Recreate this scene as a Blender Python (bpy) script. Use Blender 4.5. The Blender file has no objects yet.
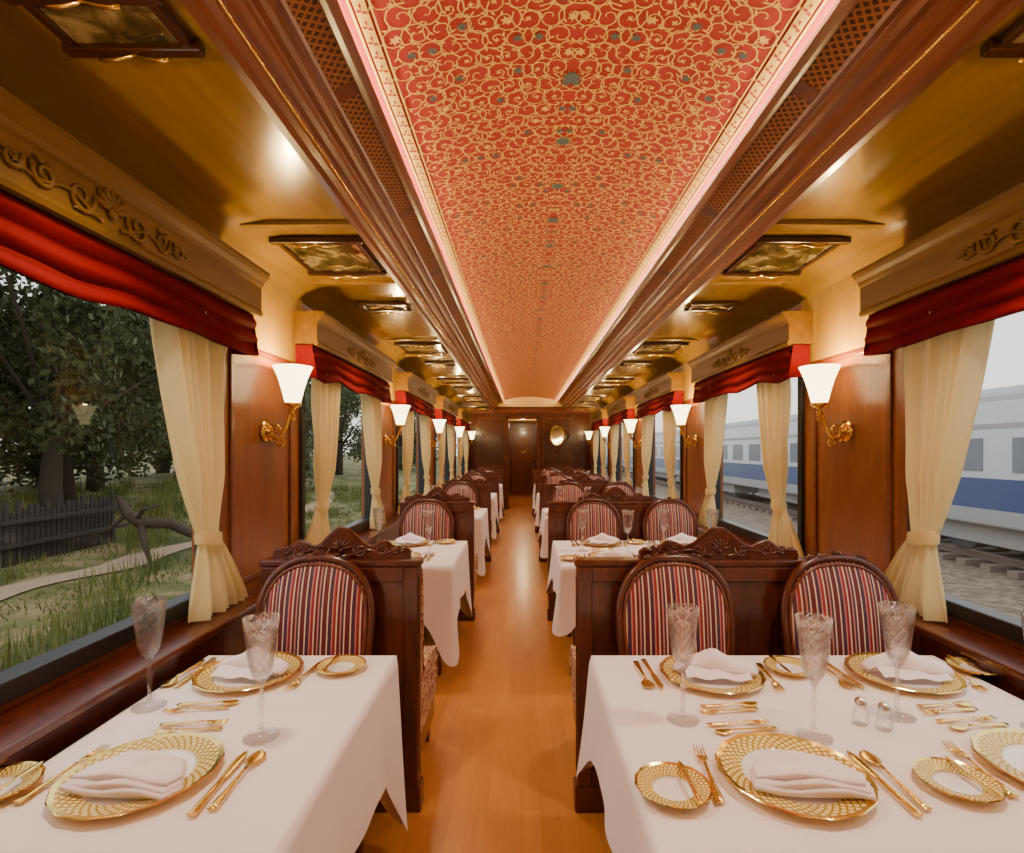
import bpy, bmesh, math, random
from mathutils import Vector, Matrix
from math import sin, cos, pi, exp, atan2, sqrt
random.seed(7)
scene = bpy.context.scene
CX = 0.175; HW = 1.535; P = 2.5

# ------------------------------------------------------------ mesh builder
class MB:
    def __init__(s): s.v=[]; s.f=[]; s.m=[]; s.s=[]
    def add(s, vs, fs, mat=0, smooth=False, M=None):
        o=len(s.v)
        if M is not None: vs=[M@Vector(p) for p in vs]
        s.v.extend([tuple(p) for p in vs])
        for f in fs:
            s.f.append([i+o for i in f]); s.m.append(mat); s.s.append(smooth)
    def box(s, x0,x1,y0,y1,z0,z1, mat=0, bev=0.0, M=None):
        if x0>x1: x0,x1=x1,x0
        if y0>y1: y0,y1=y1,y0
        if z0>z1: z0,z1=z1,z0
        if bev<=0:
            vs=[(x0,y0,z0),(x1,y0,z0),(x1,y1,z0),(x0,y1,z0),(x0,y0,z1),(x1,y0,z1),(x1,y1,z1),(x0,y1,z1)]
            fs=[(0,3,2,1),(4,5,6,7),(0,1,5,4),(1,2,6,5),(2,3,7,6),(3,0,4,7)]
            s.add(vs,fs,mat,False,M)
        else:
            bm=bmesh.new(); bmesh.ops.create_cube(bm,size=1)
            for v in bm.verts:
                v.co=Vector(((x0+x1)/2+v.co.x*(x1-x0),(y0+y1)/2+v.co.y*(y1-y0),(z0+z1)/2+v.co.z*(z1-z0)))
            bev=min(bev,0.45*min(x1-x0,y1-y0,z1-z0))
            bmesh.ops.bevel(bm,geom=bm.edges[:],offset=bev,segments=3 if bev>0.012 else 2,profile=0.5,affect='EDGES')
            bm.verts.index_update()
            s.add([v.co.copy() for v in bm.verts],[[v.index for v in f.verts] for f in bm.faces],mat,bev>0.012,M)
            bm.free()
    def lathe(s, prof, seg=24, mat=0, M=None, smooth=True):
        vs=[];fs=[]
        n=len(prof)
        for r,z in prof:
            for i in range(seg):
                a=2*pi*i/seg; vs.append((r*cos(a),r*sin(a),z))
        for j in range(n-1):
            for i in range(seg):
                k=(i+1)%seg
                fs.append((j*seg+i,j*seg+k,(j+1)*seg+k,(j+1)*seg+i))
        s.add(vs,fs,mat,smooth,M)
    def loft(s, rings, mat=0, smooth=True, caps=True, M=None):
        n=len(rings[0]); vs=[p for r in rings for p in r]; fs=[]
        for j in range(len(rings)-1):
            for i in range(n):
                k=(i+1)%n; fs.append((j*n+i,j*n+k,(j+1)*n+k,(j+1)*n+i))
        if caps:
            fs.append(tuple(range(n-1,-1,-1))); fs.append(tuple((len(rings)-1)*n+i for i in range(n)))
        s.add(vs,fs,mat,smooth,M)
    def tube(s, pts, rad, seg=8, mat=0, M=None, closed=False):
        pts=[Vector(p) for p in pts]; n=len(pts)
        if not hasattr(rad,'__len__'): rad=[rad]*n
        up=None; rings=[]
        for i,p in enumerate(pts):
            if closed: t=(pts[(i+1)%n]-pts[i-1])
            else: t=(pts[min(i+1,n-1)]-pts[max(i-1,0)])
            t=t.normalized() if t.length>1e-9 else Vector((0,0,1))
            if up is None:
                up=Vector((0,0,1)) if abs(t.z)<0.9 else Vector((0,1,0))
            a=t.cross(up)
            if a.length<1e-6: a=t.cross(Vector((1,0,0)))
            a.normalize(); b=a.cross(t).normalized(); up=b
            rings.append([p+(a*cos(2*pi*k/seg)+b*sin(2*pi*k/seg))*rad[i] for k in range(seg)])
        if closed: rings.append(rings[0])
        s.loft(rings,mat,True,not closed,M)
    def ball(s, c, r, mat=0, M=None, seg=10, rg=6, R=None):
        vs=[];fs=[]
        r=r if hasattr(r,'__len__') else (r,r,r)
        for j in range(rg+1):
            ph=pi*j/rg
            for i in range(seg):
                a=2*pi*i/seg
                q=Vector((sin(ph)*cos(a)*r[0],sin(ph)*sin(a)*r[1],cos(ph)*r[2]))
                if R is not None: q=R@q
                vs.append(Vector(c)+q)
        for j in range(rg):
            for i in range(seg):
                k=(i+1)%seg; fs.append((j*seg+i,(j+1)*seg+i,(j+1)*seg+k,j*seg+k))
        s.add(vs,fs,mat,True,M)
    def prism(s, poly, d0, d1, mat=0, plane='xz', M=None, smooth=False):
        n=len(poly)
        def mk(p,d):
            if plane=='xz': return (p[0],d,p[1])
            if plane=='yz': return (d,p[0],p[1])
            return (p[0],p[1],d)
        vs=[mk(p,d0) for p in poly]+[mk(p,d1) for p in poly]
        fs=[tuple(range(n)),tuple(range(2*n-1,n-1,-1))]
        for i in range(n):
            k=(i+1)%n; fs.append((i,n+i,n+k,k))
        s.add(vs,fs,mat,smooth,M)
    def grid(s, fn, nu, nv, mat=0, smooth=True, M=None):
        vs=[fn(i/nu,j/nv) for j in range(nv+1) for i in range(nu+1)]
        fs=[]
        for j in range(nv):
            for i in range(nu):
                a=j*(nu+1)+i; fs.append((a,a+1,a+nu+2,a+nu+1))
        s.add(vs,fs,mat,smooth,M)
    def mesh(s, name, mats, fixn=True):
        me=bpy.data.meshes.new(name); me.from_pydata(s.v,[],s.f)
        for m in mats: me.materials.append(m)
        me.polygons.foreach_set('material_index',s.m)
        me.polygons.foreach_set('use_smooth',s.s)
        me.update()
        if fixn:
            bm=bmesh.new(); bm.from_mesh(me)
            bmesh.ops.recalc_face_normals(bm,faces=bm.faces[:])
            bm.to_mesh(me); bm.free()
        return me
def put(name, me, loc=(0,0,0), rz=0.0, scale=None):
    o=bpy.data.objects.new(name,me); o.location=loc; o.rotation_euler=(0,0,rz)
    if scale: o.scale=scale
    scene.collection.objects.link(o); return o

# ------------------------------------------------------------ materials
def newmat(name):
    m=bpy.data.materials.new(name); m.use_nodes=True
    nt=m.node_tree; b=nt.nodes['Principled BSDF']; return m,nt,b
def N(nt,t,**k):
    n=nt.nodes.new(t)
    for a,v in k.items(): setattr(n,a,v)
    return n
def L(nt,a,b): nt.links.new(a,b)
def plain(name,col,rough=0.5,metal=0.0,coat=0.0,spec=None,sheen=0.0,bump=None):
    m,nt,b=newmat(name)
    b.inputs['Base Color'].default_value=(*col,1); b.inputs['Roughness'].default_value=rough
    b.inputs['Metallic'].default_value=metal; b.inputs['Coat Weight'].default_value=coat
    b.inputs['Coat Roughness'].default_value=0.1
    b.inputs['Sheen Weight'].default_value=sheen
    if spec is not None: b.inputs['Specular IOR Level'].default_value=spec
    tc=N(nt,'ShaderNodeTexCoord'); no=N(nt,'ShaderNodeTexNoise'); no.inputs['Scale'].default_value=bump[0] if bump else 30
    no.inputs['Detail'].default_value=3
    L(nt,tc.outputs['Object'],no.inputs['Vector'])
    hs=N(nt,'ShaderNodeHueSaturation'); hs.inputs['Color'].default_value=(*col,1)
    mr=N(nt,'ShaderNodeMapRange'); mr.inputs['To Min'].default_value=0.93; mr.inputs['To Max'].default_value=1.07
    L(nt,no.outputs['Fac'],mr.inputs['Value']); L(nt,mr.outputs['Result'],hs.inputs['Value']); L(nt,hs.outputs['Color'],b.inputs['Base Color'])
    if bump:
        bu=N(nt,'ShaderNodeBump'); bu.inputs['Strength'].default_value=bump[1]; bu.inputs['Distance'].default_value=0.01
        L(nt,no.outputs['Fac'],bu.inputs['Height']); L(nt,bu.outputs['Normal'],b.inputs['Normal'])
    return m
def ramp(nt,stops,interp='LINEAR'):
    r=N(nt,'ShaderNodeValToRGB'); cr=r.color_ramp; cr.interpolation=interp
    while len(cr.elements)<len(stops): cr.elements.new(0.5)
    for e,(p,c) in zip(cr.elements,stops): e.position=p; e.color=(*c,1)
    return r
def wood(name,c1,c2,rough=0.3,coat=0.4,scale=(14,14,1.6),bump=0.03,spec=0.5):
    m,nt,b=newmat(name)
    tc=N(nt,'ShaderNodeTexCoord'); mp=N(nt,'ShaderNodeMapping'); mp.inputs['Scale'].default_value=scale
    no=N(nt,'ShaderNodeTexNoise'); no.inputs['Scale'].default_value=1.5; no.inputs['Detail'].default_value=6; no.inputs['Distortion'].default_value=1.2
    L(nt,tc.outputs['Object'],mp.inputs['Vector']); L(nt,mp.outputs['Vector'],no.inputs['Vector'])
    r=ramp(nt,[(0.3,c1),(0.7,c2)]); L(nt,no.outputs['Fac'],r.inputs['Fac']); L(nt,r.outputs['Color'],b.inputs['Base Color'])
    b.inputs['Roughness'].default_value=rough; b.inputs['Coat Weight'].default_value=coat; b.inputs['Coat Roughness'].default_value=0.12
    b.inputs['Specular IOR Level'].default_value=spec
    bu=N(nt,'ShaderNodeBump'); bu.inputs['Strength'].default_value=bump; L(nt,no.outputs['Fac'],bu.inputs['Height']); L(nt,bu.outputs['Normal'],b.inputs['Normal'])
    return m
def math_(nt,op,a,b=None):
    n=N(nt,'ShaderNodeMath',operation=op)
    for i,x in enumerate((a,b)):
        if x is None: continue
        if isinstance(x,(int,float)): n.inputs[i].default_value=x
        else: L(nt,x,n.inputs[i])
    return n.outputs[0]

M_mahog=wood('mahogany',(0.050,0.008,0.002),(0.125,0.022,0.005),0.28,0.35)
M_wall=wood('wall_wood',(0.18,0.048,0.007),(0.28,0.085,0.012),0.38,0.1)
M_glowband=wood('sconce_glow_wood',(0.36,0.20,0.018),(0.46,0.27,0.032),0.4,0.1)  # wall wood tinted yellow to carry the sconce glow
M_corn=wood('cornice_wood',(0.115,0.024,0.005),(0.20,0.047,0.010),0.3,0.35,(10,0.8,10))
M_pelm=wood('pelmet_wood',(0.125,0.060,0.006),(0.19,0.095,0.011),0.4,0.0,(10,0.8,10),0.03,0.3)
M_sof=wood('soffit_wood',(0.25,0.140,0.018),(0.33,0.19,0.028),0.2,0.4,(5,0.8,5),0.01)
M_gold=plain('gold',(0.98,0.70,0.19),0.2,1.0)
M_brass=plain('brass',(0.92,0.62,0.14),0.18,1.0)
M_silver=plain('silver',(0.8,0.78,0.74),0.2,1.0)
M_cloth=plain('white_linen',(0.93,0.83,0.81),0.75,0,0,sheen=0.05,bump=(400,0.05))
M_napk=plain('napkin_linen',(0.92,0.79,0.80),0.8,0,0,bump=(300,0.08))
M_frame=plain('dark_window_frame',(0.012,0.012,0.014),0.4)
M_porc=plain('porcelain',(0.92,0.85,0.82),0.12,0,0.5)
M_blind=plain('red_velvet',(0.13,0.0022,0.0012),0.85,0,0,spec=0.08,bump=(60,0.15))
M_cream=plain('cream_plaster',(0.85,0.58,0.20),0.6)
M_rack=plain('dark_rack',(0.05,0.016,0.006),0.2,0,0.5)
M_mirror=plain('mirror_glass',(0.9,0.85,0.7),0.05,1.0)

def rackpaint():
    m,nt,b=newmat('rack_painted_glass')
    tc=N(nt,'ShaderNodeTexCoord'); no=N(nt,'ShaderNodeTexNoise'); no.inputs['Scale'].default_value=9; no.inputs['Detail'].default_value=6; no.inputs['Distortion'].default_value=1
    L(nt,tc.outputs['Object'],no.inputs['Vector'])
    r=ramp(nt,[(0.35,(0.02,0.02,0.008)),(0.5,(0.12,0.09,0.035)),(0.62,(0.30,0.24,0.12))]); L(nt,no.outputs['Fac'],r.inputs['Fac']); L(nt,r.outputs['Color'],b.inputs['Base Color'])
    b.inputs['Roughness'].default_value=0.1; b.inputs['Coat Weight'].default_value=0.7
    return m
M_glassdark=rackpaint()

def floor_mat():
    m,nt,b=newmat('floor_oak')
    tc=N(nt,'ShaderNodeTexCoord'); mp=N(nt,'ShaderNodeMapping'); mp.inputs['Rotation'].default_value=(0,0,pi/2)
    br=N(nt,'ShaderNodeTexBrick'); br.inputs['Scale'].default_value=1; br.inputs['Brick Width'].default_value=0.9; br.inputs['Row Height'].default_value=0.075
    br.inputs['Mortar Size'].default_value=0.0008; br.inputs['Color1'].default_value=(0.60,0.235,0.046,1); br.inputs['Color2'].default_value=(0.52,0.19,0.035,1); br.inputs['Mortar'].default_value=(0.40,0.14,0.026,1)
    L(nt,tc.outputs['Object'],mp.inputs['Vector']); L(nt,mp.outputs['Vector'],br.inputs['Vector'])
    m2=N(nt,'ShaderNodeMapping'); m2.inputs['Scale'].default_value=(20,1.2,1); no=N(nt,'ShaderNodeTexNoise'); no.inputs['Scale'].default_value=2; no.inputs['Detail'].default_value=5
    L(nt,tc.outputs['Object'],m2.inputs['Vector']); L(nt,m2.outputs['Vector'],no.inputs['Vector'])
    mx=N(nt,'ShaderNodeMix',data_type='RGBA',blend_type='MULTIPLY'); mx.inputs[0].default_value=0.5
    r=ramp(nt,[(0.3,(0.78,0.74,0.70)),(0.7,(1,1,1))]); L(nt,no.outputs['Fac'],r.inputs['Fac'])
    L(nt,br.outputs['Color'],mx.inputs[6]); L(nt,r.outputs['Color'],mx.inputs[7]); L(nt,mx.outputs[2],b.inputs['Base Color'])
    b.inputs['Roughness'].default_value=0.30; b.inputs['Coat Weight'].default_value=0.25; b.inputs['Coat Roughness'].default_value=0.18
    return m
M_floor=floor_mat()

def stripes():
    m,nt,b=newmat('striped_upholstery')
    tc=N(nt,'ShaderNodeTexCoord'); sx=N(nt,'ShaderNodeSeparateXYZ'); L(nt,tc.outputs['Object'],sx.inputs[0])
    v=math_(nt,'FRACT',math_(nt,'ADD',math_(nt,'MULTIPLY',sx.outputs['X'],11.5),0.5+5))
    mar=(0.12,0.005,0.010); pk=(0.50,0.20,0.15); cr=(0.72,0.50,0.32); pu=(0.07,0.012,0.035); rd=(0.26,0.012,0.015)
    r=ramp(nt,[(0,mar),(0.2,cr),(0.26,pu),(0.42,pk),(0.47,rd),(0.60,cr),(0.66,mar),(0.78,pk),(0.84,pu),(0.94,cr)],'CONSTANT')
    L(nt,v,r.inputs['Fac']); L(nt,r.outputs['Color'],b.inputs['Base Color']); b.inputs['Roughness'].default_value=0.6; b.inputs['Sheen Weight'].default_value=0.05
    return m
M_stripe=stripes()
def floral():
    m,nt,b=newmat('floral_upholstery')
    tc=N(nt,'ShaderNodeTexCoord'); no=N(nt,'ShaderNodeTexNoise'); no.inputs['Scale'].default_value=9; no.inputs['Detail'].default_value=1; no.inputs['Distortion'].default_value=3.5
    L(nt,tc.outputs['Object'],no.inputs['Vector'])
    r=ramp(nt,[(0,(0.60,0.40,0.22)),(0.40,(0.66,0.46,0.26)),(0.44,(0.2,0.03,0.02)),(0.52,(0.28,0.05,0.025)),(0.55,(0.66,0.46,0.26)),(0.62,(0.6,0.4,0.24)),(0.66,(0.2,0.09,0.04))])
    L(nt,no.outputs['Fac'],r.inputs['Fac']); L(nt,r.outputs['Color'],b.inputs['Base Color']); b.inputs['Roughness'].default_value=0.8
    return m
M_floral=floral()
def curtain_mat():
    m,nt,b=newmat('curtain_silk')
    out=nt.nodes['Material Output']
    b.inputs['Base Color'].default_value=(0.84,0.68,0.34,1); b.inputs['Roughness'].default_value=0.5; b.inputs['Sheen Weight'].default_value=0.1
    tr=N(nt,'ShaderNodeBsdfTranslucent'); tr.inputs['Color'].default_value=(0.92,0.80,0.48,1)
    mx=N(nt,'ShaderNodeMixShader'); mx.inputs[0].default_value=0.45
    L(nt,b.outputs[0],mx.inputs[1]); L(nt,tr.outputs[0],mx.inputs[2]); L(nt,mx.outputs[0],out.inputs[0])
    return m
M_curt=curtain_mat()
def pane_mat():
    m,nt,b=newmat('window_glass'); nt.nodes.remove(b); out=nt.nodes['Material Output']
    tr=N(nt,'ShaderNodeBsdfTransparent'); tr.inputs['Color'].default_value=(0.97,0.98,0.97,1)
    gl=N(nt,'ShaderNodeBsdfGlossy'); gl.inputs['Roughness'].default_value=0.02
    mx=N(nt,'ShaderNodeMixShader'); mx.inputs[0].default_value=0.02; L(nt,tr.outputs[0],mx.inputs[1]); L(nt,gl.outputs[0],mx.inputs[2]); L(nt,mx.outputs[0],out.inputs[0])
    return m
M_pane=pane_mat()
def crystal():
    m,nt,b=newmat('cut_crystal')
    b.inputs['Transmission Weight'].default_value=1; b.inputs['IOR'].default_value=1.4; b.inputs['Roughness'].default_value=0.02
    b.inputs['Base Color'].default_value=(1,0.99,0.98,1)
    out=nt.nodes['Material Output']
    tr=N(nt,'ShaderNodeBsdfTransparent'); mx=N(nt,'ShaderNodeMixShader'); mx.inputs[0].default_value=0.42
    L(nt,tr.outputs[0],mx.inputs[1]); L(nt,b.outputs[0],mx.inputs[2]); L(nt,mx.outputs[0],out.inputs[0])
    tc=N(nt,'ShaderNodeTexCoord'); sx=N(nt,'ShaderNodeSeparateXYZ'); L(nt,tc.outputs['Object'],sx.inputs[0])
    an=math_(nt,'MULTIPLY',math_(nt,'ARCTAN2',sx.outputs['Y'],sx.outputs['X']),5)
    zz=math_(nt,'MULTIPLY',sx.outputs['Z'],110)
    s1=math_(nt,'ABSOLUTE',math_(nt,'SINE',math_(nt,'ADD',an,zz))); s2=math_(nt,'ABSOLUTE',math_(nt,'SINE',math_(nt,'SUBTRACT',an,zz)))
    h=math_(nt,'MINIMUM',math_(nt,'MINIMUM',s1,s2),0.35)
    bu=N(nt,'ShaderNodeBump'); bu.inputs['Strength'].default_value=0.7; bu.inputs['Distance'].default_value=0.004; L(nt,h,bu.inputs['Height']); L(nt,bu.outputs['Normal'],b.inputs['Normal'])
    return m
M_cryst=crystal()
def goldrim():
    m,nt,b=newmat('gold_net_rim')
    tc=N(nt,'ShaderNodeTexCoord'); sx=N(nt,'ShaderNodeSeparateXYZ'); L(nt,tc.outputs['Object'],sx.inputs[0])
    an=math_(nt,'MULTIPLY',math_(nt,'ARCTAN2',sx.outputs['Y'],sx.outputs['X']),22)
    r2=math_(nt,'ADD',math_(nt,'MULTIPLY',sx.outputs['X'],sx.outputs['X']),math_(nt,'MULTIPLY',sx.outputs['Y'],sx.outputs['Y']))
    rr=math_(nt,'MULTIPLY',math_(nt,'SQRT',r2),170)
    a=math_(nt,'ABSOLUTE',math_(nt,'SINE',math_(nt,'ADD',an,rr))); c=math_(nt,'ABSOLUTE',math_(nt,'SINE',math_(nt,'SUBTRACT',an,rr)))
    h=math_(nt,'MINIMUM',a,c); g=math_(nt,'GREATER_THAN',h,0.5)
    mx=N(nt,'ShaderNodeMix',data_type='RGBA'); L(nt,g,mx.inputs[0]); mx.inputs[6].default_value=(0.62,0.38,0.03,1); mx.inputs[7].default_value=(0.90,0.74,0.32,1)
    L(nt,mx.outputs[2],b.inputs['Base Color']); 
    mm=math_(nt,'SUBTRACT',0.5,math_(nt,'MULTIPLY',g,0.4)); L(nt,mm,b.inputs['Metallic']); b.inputs['Roughness'].default_value=0.25
    bu=N(nt,'ShaderNodeBump'); bu.inputs['Strength'].default_value=0.4; bu.inputs['Distance'].default_value=0.002; L(nt,h,bu.inputs['Height']); L(nt,bu.outputs['Normal'],b.inputs['Normal'])
    return m
M_rim=goldrim()
def lattice():
    m,nt,b=newmat('lattice_vent')
    tc=N(nt,'ShaderNodeTexCoord'); sx=N(nt,'ShaderNodeSeparateXYZ'); L(nt,tc.outputs['Object'],sx.inputs[0])
    f=2*pi/0.030
    a=math_(nt,'MULTIPLY',math_(nt,'ADD',sx.outputs['Y'],sx.outputs['X']),f*0.5); c=math_(nt,'MULTIPLY',math_(nt,'SUBTRACT',sx.outputs['Y'],sx.outputs['X']),f*0.5)
    h=math_(nt,'MINIMUM',math_(nt,'ABSOLUTE',math_(nt,'SINE',a)),math_(nt,'ABSOLUTE',math_(nt,'SINE',c)))
    g=math_(nt,'GREATER_THAN',h,0.55)
    mx=N(nt,'ShaderNodeMix',data_type='RGBA'); L(nt,g,mx.inputs[0]); mx.inputs[6].default_value=(0.34,0.12,0.028,1); mx.inputs[7].default_value=(0.05,0.012,0.004,1)
    L(nt,mx.outputs[2],b.inputs['Base Color']); b.inputs['Roughness'].default_value=0.4
    return m
M_latt=lattice()
def emis(name,col,st):
    m,nt,b=newmat(name); b.inputs['Base Color'].default_value=(0.9,0.8,0.6,1)
    b.inputs['Emission Color'].default_value=(*col,1); b.inputs['Emission Strength'].default_value=st; b.inputs['Roughness'].default_value=0.4
    return m
M_shade=emis('frosted_lamp_glass',(1,0.76,0.40),8.0)
M_cred=plain('ceiling_red',(0.50,0.040,0.034),0.5)
M_cgold=plain('ceiling_gold',(0.92,0.60,0.16),0.45)
M_cblue=plain('ceiling_blue',(0.10,0.15,0.17),0.5)
M_cbord=plain('ceiling_border',(0.88,0.58,0.14),0.5)

# ------------------------------------------------------------ carving helper (local XZ plane, facing -Y)
def spiral_pts(cx,cz,r0,r1,a0,turns,y=0,n=22):
    return [(cx+(r0+(r1-r0)*t)*cos(a0+turns*2*pi*t), y, cz+(r0+(r1-r0)*t)*sin(a0+turns*2*pi*t)) for t in [i/n for i in range(n+1)]]
def carve(mb,w,h,mat,M,th=0.008):
    for i in range(7):
        a=pi*(0.08+0.84*i/6)
        R=Matrix.Rotation(-(a-pi/2),3,'Y')
        mb.ball((cos(a)*h*0.30,0,h*0.02+sin(a)*h*0.32),(h*0.085,th*1.2,h*0.26),mat,M,8,5,R)
    mb.ball((0,-th*0.3,-h*0.05),(h*0.13,th*1.5,h*0.13),mat,M,8,5)
    for s in (-1,1):
        for (c,r,a,tn) in ((0.30,0.36,pi,1.4),(0.62,0.28,0.2,-1.4),(0.86,0.2,pi*0.9,1.3)):
            pts=spiral_pts(s*c*w,-h*0.02,r*h,0.05*h,(a if s>0 else pi-a),tn*s)
            mb.tube(pts,[th*(1-0.5*i/len(pts)) for i in range(len(pts))],6,mat,M)
            for k in range(3):
                aa=a+0.9*k
                R=Matrix.Rotation(aa*s,3,'Y')
                mb.ball((s*(c*w+cos(aa)*r*h*1.05),0,sin(aa)*r*h*0.9),(h*0.05,th*0.8,h*0.13),mat,M,6,4,R)
        mb.ball((s*w*0.97,0,-h*0.05),(w*0.06,th*0.8,h*0.06),mat,M,6,4)
        pts=[(s*w*(0.1+0.85*t),0,-h*0.22*cos(t*9)*0.5-h*0.2*(1-t)) for t in [i/24 for i in range(25)]]
        mb.tube(pts,[th*(0.9-0.5*i/25) for i in range(25)],6,mat,M)

# ------------------------------------------------------------ shell
Y0,Y1=-2.15,13.7
mb=MB(); mb.box(-1.46,1.81,Y0-0.1,Y1+4.6,-0.08,0,0); put('floor',mb.mesh('floor',[M_floor]))
wins=[0.78+P*k for k in range(-1,5)]
for side,nm in ((-1,'left'),(1,'right')):
    X=lambda u: CX+side*u
    mb=MB()
    a,b=X(HW),X(HW+0.10)
    mb.box(a,b,Y0,Y1,0,0.84); mb.box(a,b,Y0,Y1,2.06,2.6)
    edges=[Y0]
    for w in wins: edges+= [w,w+1.6]
    edges.append(Y1)
    for i in range(0,len(edges),2):
        e0,e1=edges[i],edges[i+1]
        mb.box(a,b,e0,e1,0.84,2.06)
        if e1-e0>0.8:
            x0,x1=X(HW-0.012),X(HW)
            for yy in (e0+0.13,e1-0.13):
                mb.box(x0,x1,yy-0.014,yy+0.014,0.86,2.0,1,0.004)
            mb.box(x0,x1,e0+0.13,e1-0.13,1.985,2.010,1,0.004)
            mb.box(x0,x1,e0+0.13,e1-0.13,0.86,0.885,1,0.004)
        # yellower band on the upper wall, sconce glow put into its colour
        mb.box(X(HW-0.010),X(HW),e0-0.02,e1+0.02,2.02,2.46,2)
    put('wall_'+nm,mb.mesh('wall_'+nm,[M_wall,M_corn,M_glowband]))
    mb=MB()
    mb.box(X(HW-0.15),X(HW-0.005),Y0,Y1-0.01,0.0,0.785,0)
    mb.box(X(HW-0.175),X(HW-0.005),Y0,Y1-0.01,0.785,0.815,0,0.008)
    mb.box(X(HW-0.165),X(HW-0.15),Y0,Y1-0.01,0.0,0.10,0,0.004)
    put('baseboard_'+nm,mb.mesh('ledge',[M_mahog]))
    # soffit
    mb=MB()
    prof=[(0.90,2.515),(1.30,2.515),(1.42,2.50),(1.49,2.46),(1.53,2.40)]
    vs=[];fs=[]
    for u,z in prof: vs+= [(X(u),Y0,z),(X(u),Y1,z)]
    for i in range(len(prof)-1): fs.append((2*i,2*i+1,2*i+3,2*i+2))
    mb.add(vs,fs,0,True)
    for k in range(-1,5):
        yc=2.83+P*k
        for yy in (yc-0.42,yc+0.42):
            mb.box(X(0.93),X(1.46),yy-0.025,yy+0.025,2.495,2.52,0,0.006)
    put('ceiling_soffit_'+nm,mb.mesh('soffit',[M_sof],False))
    # cornice with a lip added to hide the ceiling fill lamp
    prof=[(0.715,2.733,0),(0.713,2.700,0),(0.672,2.697,0),(0.666,2.690,0),(0.668,2.683,0),(0.690,2.680,0),(0.698,2.692,0),(0.716,2.694,0),(0.722,2.698,1),(0.790,2.664,1),(0.796,2.652,0),(0.812,2.648,0),(0.816,2.625,0),(0.826,2.610,0),(0.842,2.602,0),(0.846,2.575,0),(0.858,2.560,0),(0.872,2.552,0),(0.876,2.520,0),(0.888,2.502,0),(0.905,2.492,0),(0.930,2.490,0),(0.935,2.515,0)]
    mb=MB(); vs=[]
    for u,z,_ in prof: vs+=[(X(u),Y0,z),(X(u),Y1,z)]
    for i in range(len(prof)-1):
        mb.add([vs[2*i],vs[2*i+1],vs[2*i+3],vs[2*i+2]],[(0,1,2,3)],1 if i==8 else 0)
    mb.add([(X(0.685),Y0,2.745),(X(0.685),Y1,2.745),(X(0.715),Y1,2.733),(X(0.715),Y0,2.733)],[(0,1,2,3)],0)
    yy=Y0+0.3
    while yy<Y1:
        mb.add([(X(0.720),yy,2.697),(X(0.792),yy,2.661),(X(0.792),yy+0.06,2.661),(X(0.720),yy+0.06,2.697)],[(0,1,2,3)],0)
        yy+=0.9
    mb.tube([(X(0.875),Y0,2.535),(X(0.875),Y1,2.535)],0.0045,6,2)
    put('trim_'+('1' if side<0 else '2'),mb.mesh('cornice',[M_corn,M_latt,M_brass],False))

# barrel ceiling + painted arabesque
RU=0.69
def cz(u): return 2.738+0.11*(1-(u/RU)**2)
mb=MB()
nu=16
for i in range(nu):
    u0=-RU+2*RU*i/nu; u1=-RU+2*RU*(i+1)/nu
    mb.add([(CX+u0,Y0,cz(u0)),(CX+u1,Y0,cz(u1)),(CX+u1,Y1,cz(u1)),(CX+u0,Y1,cz(u0))],[(0,1,2,3)],0,True)
def flat(pts,mat,off=0.0025):
    mb.add([(CX+u,y,cz(u)-off) for u,y in pts],[tuple(range(len(pts)))],mat)
def ribbon(pts,w0,w1,mat,off=0.0025):
    n=len(pts); lft=[];rgt=[]
    for i,(x,y) in enumerate(pts):
        x0,y0=pts[max(i-1,0)]; x1,y1=pts[min(i+1,n-1)]
        dx,dy=x1-x0,y1-y0; l=sqrt(dx*dx+dy*dy)+1e-9; w=(w0+(w1-w0)*i/(n-1))/2
        lft.append((x-dy/l*w,y+dx/l*w)); rgt.append((x+dy/l*w,y-dx/l*w))
    vs=[(CX+u,y,cz(u)-off) for u,y in lft+rgt]
    mb.add(vs,[(i,i+1,n+i+1,n+i) for i in range(n-1)],mat)
def leaf(x,y,a,l,w,mat,off=0.003):
    c,s_=cos(a),sin(a); q=[(0,0),(l*0.35,w),(l,0),(l*0.35,-w)]
    flat([(x+px*c-py*s_,y+px*s_+py*c) for px,py in q],mat,off)
PT=1.2
rnd=random.Random(3)
cells=[]
cw=0.073
for j in range(int(round(PT/cw))):
    for i in range(9):
        cells.append((0.030+i*0.069+(0.0 if j%2 else 0.034)-0.01, j*PT/round(PT/cw), 1 if (i+j)%2 else -1, rnd.random()*2*pi, rnd.random()))
ops=[]
for (u,y,h,a0,q) in cells:
    if u>0.59: continue
    pts=[]
    for t in range(15):
        tt=t/14; r=0.050*(1-tt)**0.8+0.005; a=a0+h*tt*1.35*2*pi
        pts.append((u+r*cos(a),y+r*sin(a)))
    ops.append(('r',pts,0.0052,0.0040,1))
    for t in (1,4,6,9):
        x,yy=pts[t]; aa=a0+h*(t/14)*1.35*2*pi
        ops.append(('l',x,yy,aa+h*0.9,0.021,0.0045,1))
    if q<0.22:
        for k in range(6): ops.append(('l',u,y,k*pi/3+q*9,0.020,0.0055,2 if q<0.14 else 1))
        ops.append(('l',u-0.008,y,0,0.016,0.007,1))
    elif q<0.6:
        for k in range(4): ops.append(('l',u,y,k*pi/2+a0,0.012,0.004,1))
for cy in (0.1,0.5,0.9):
    for k in range(10): ops.append(('l',0.0,cy,k*pi/5,0.040,0.010,2 if k%2 else 1))
y=Y0
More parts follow.
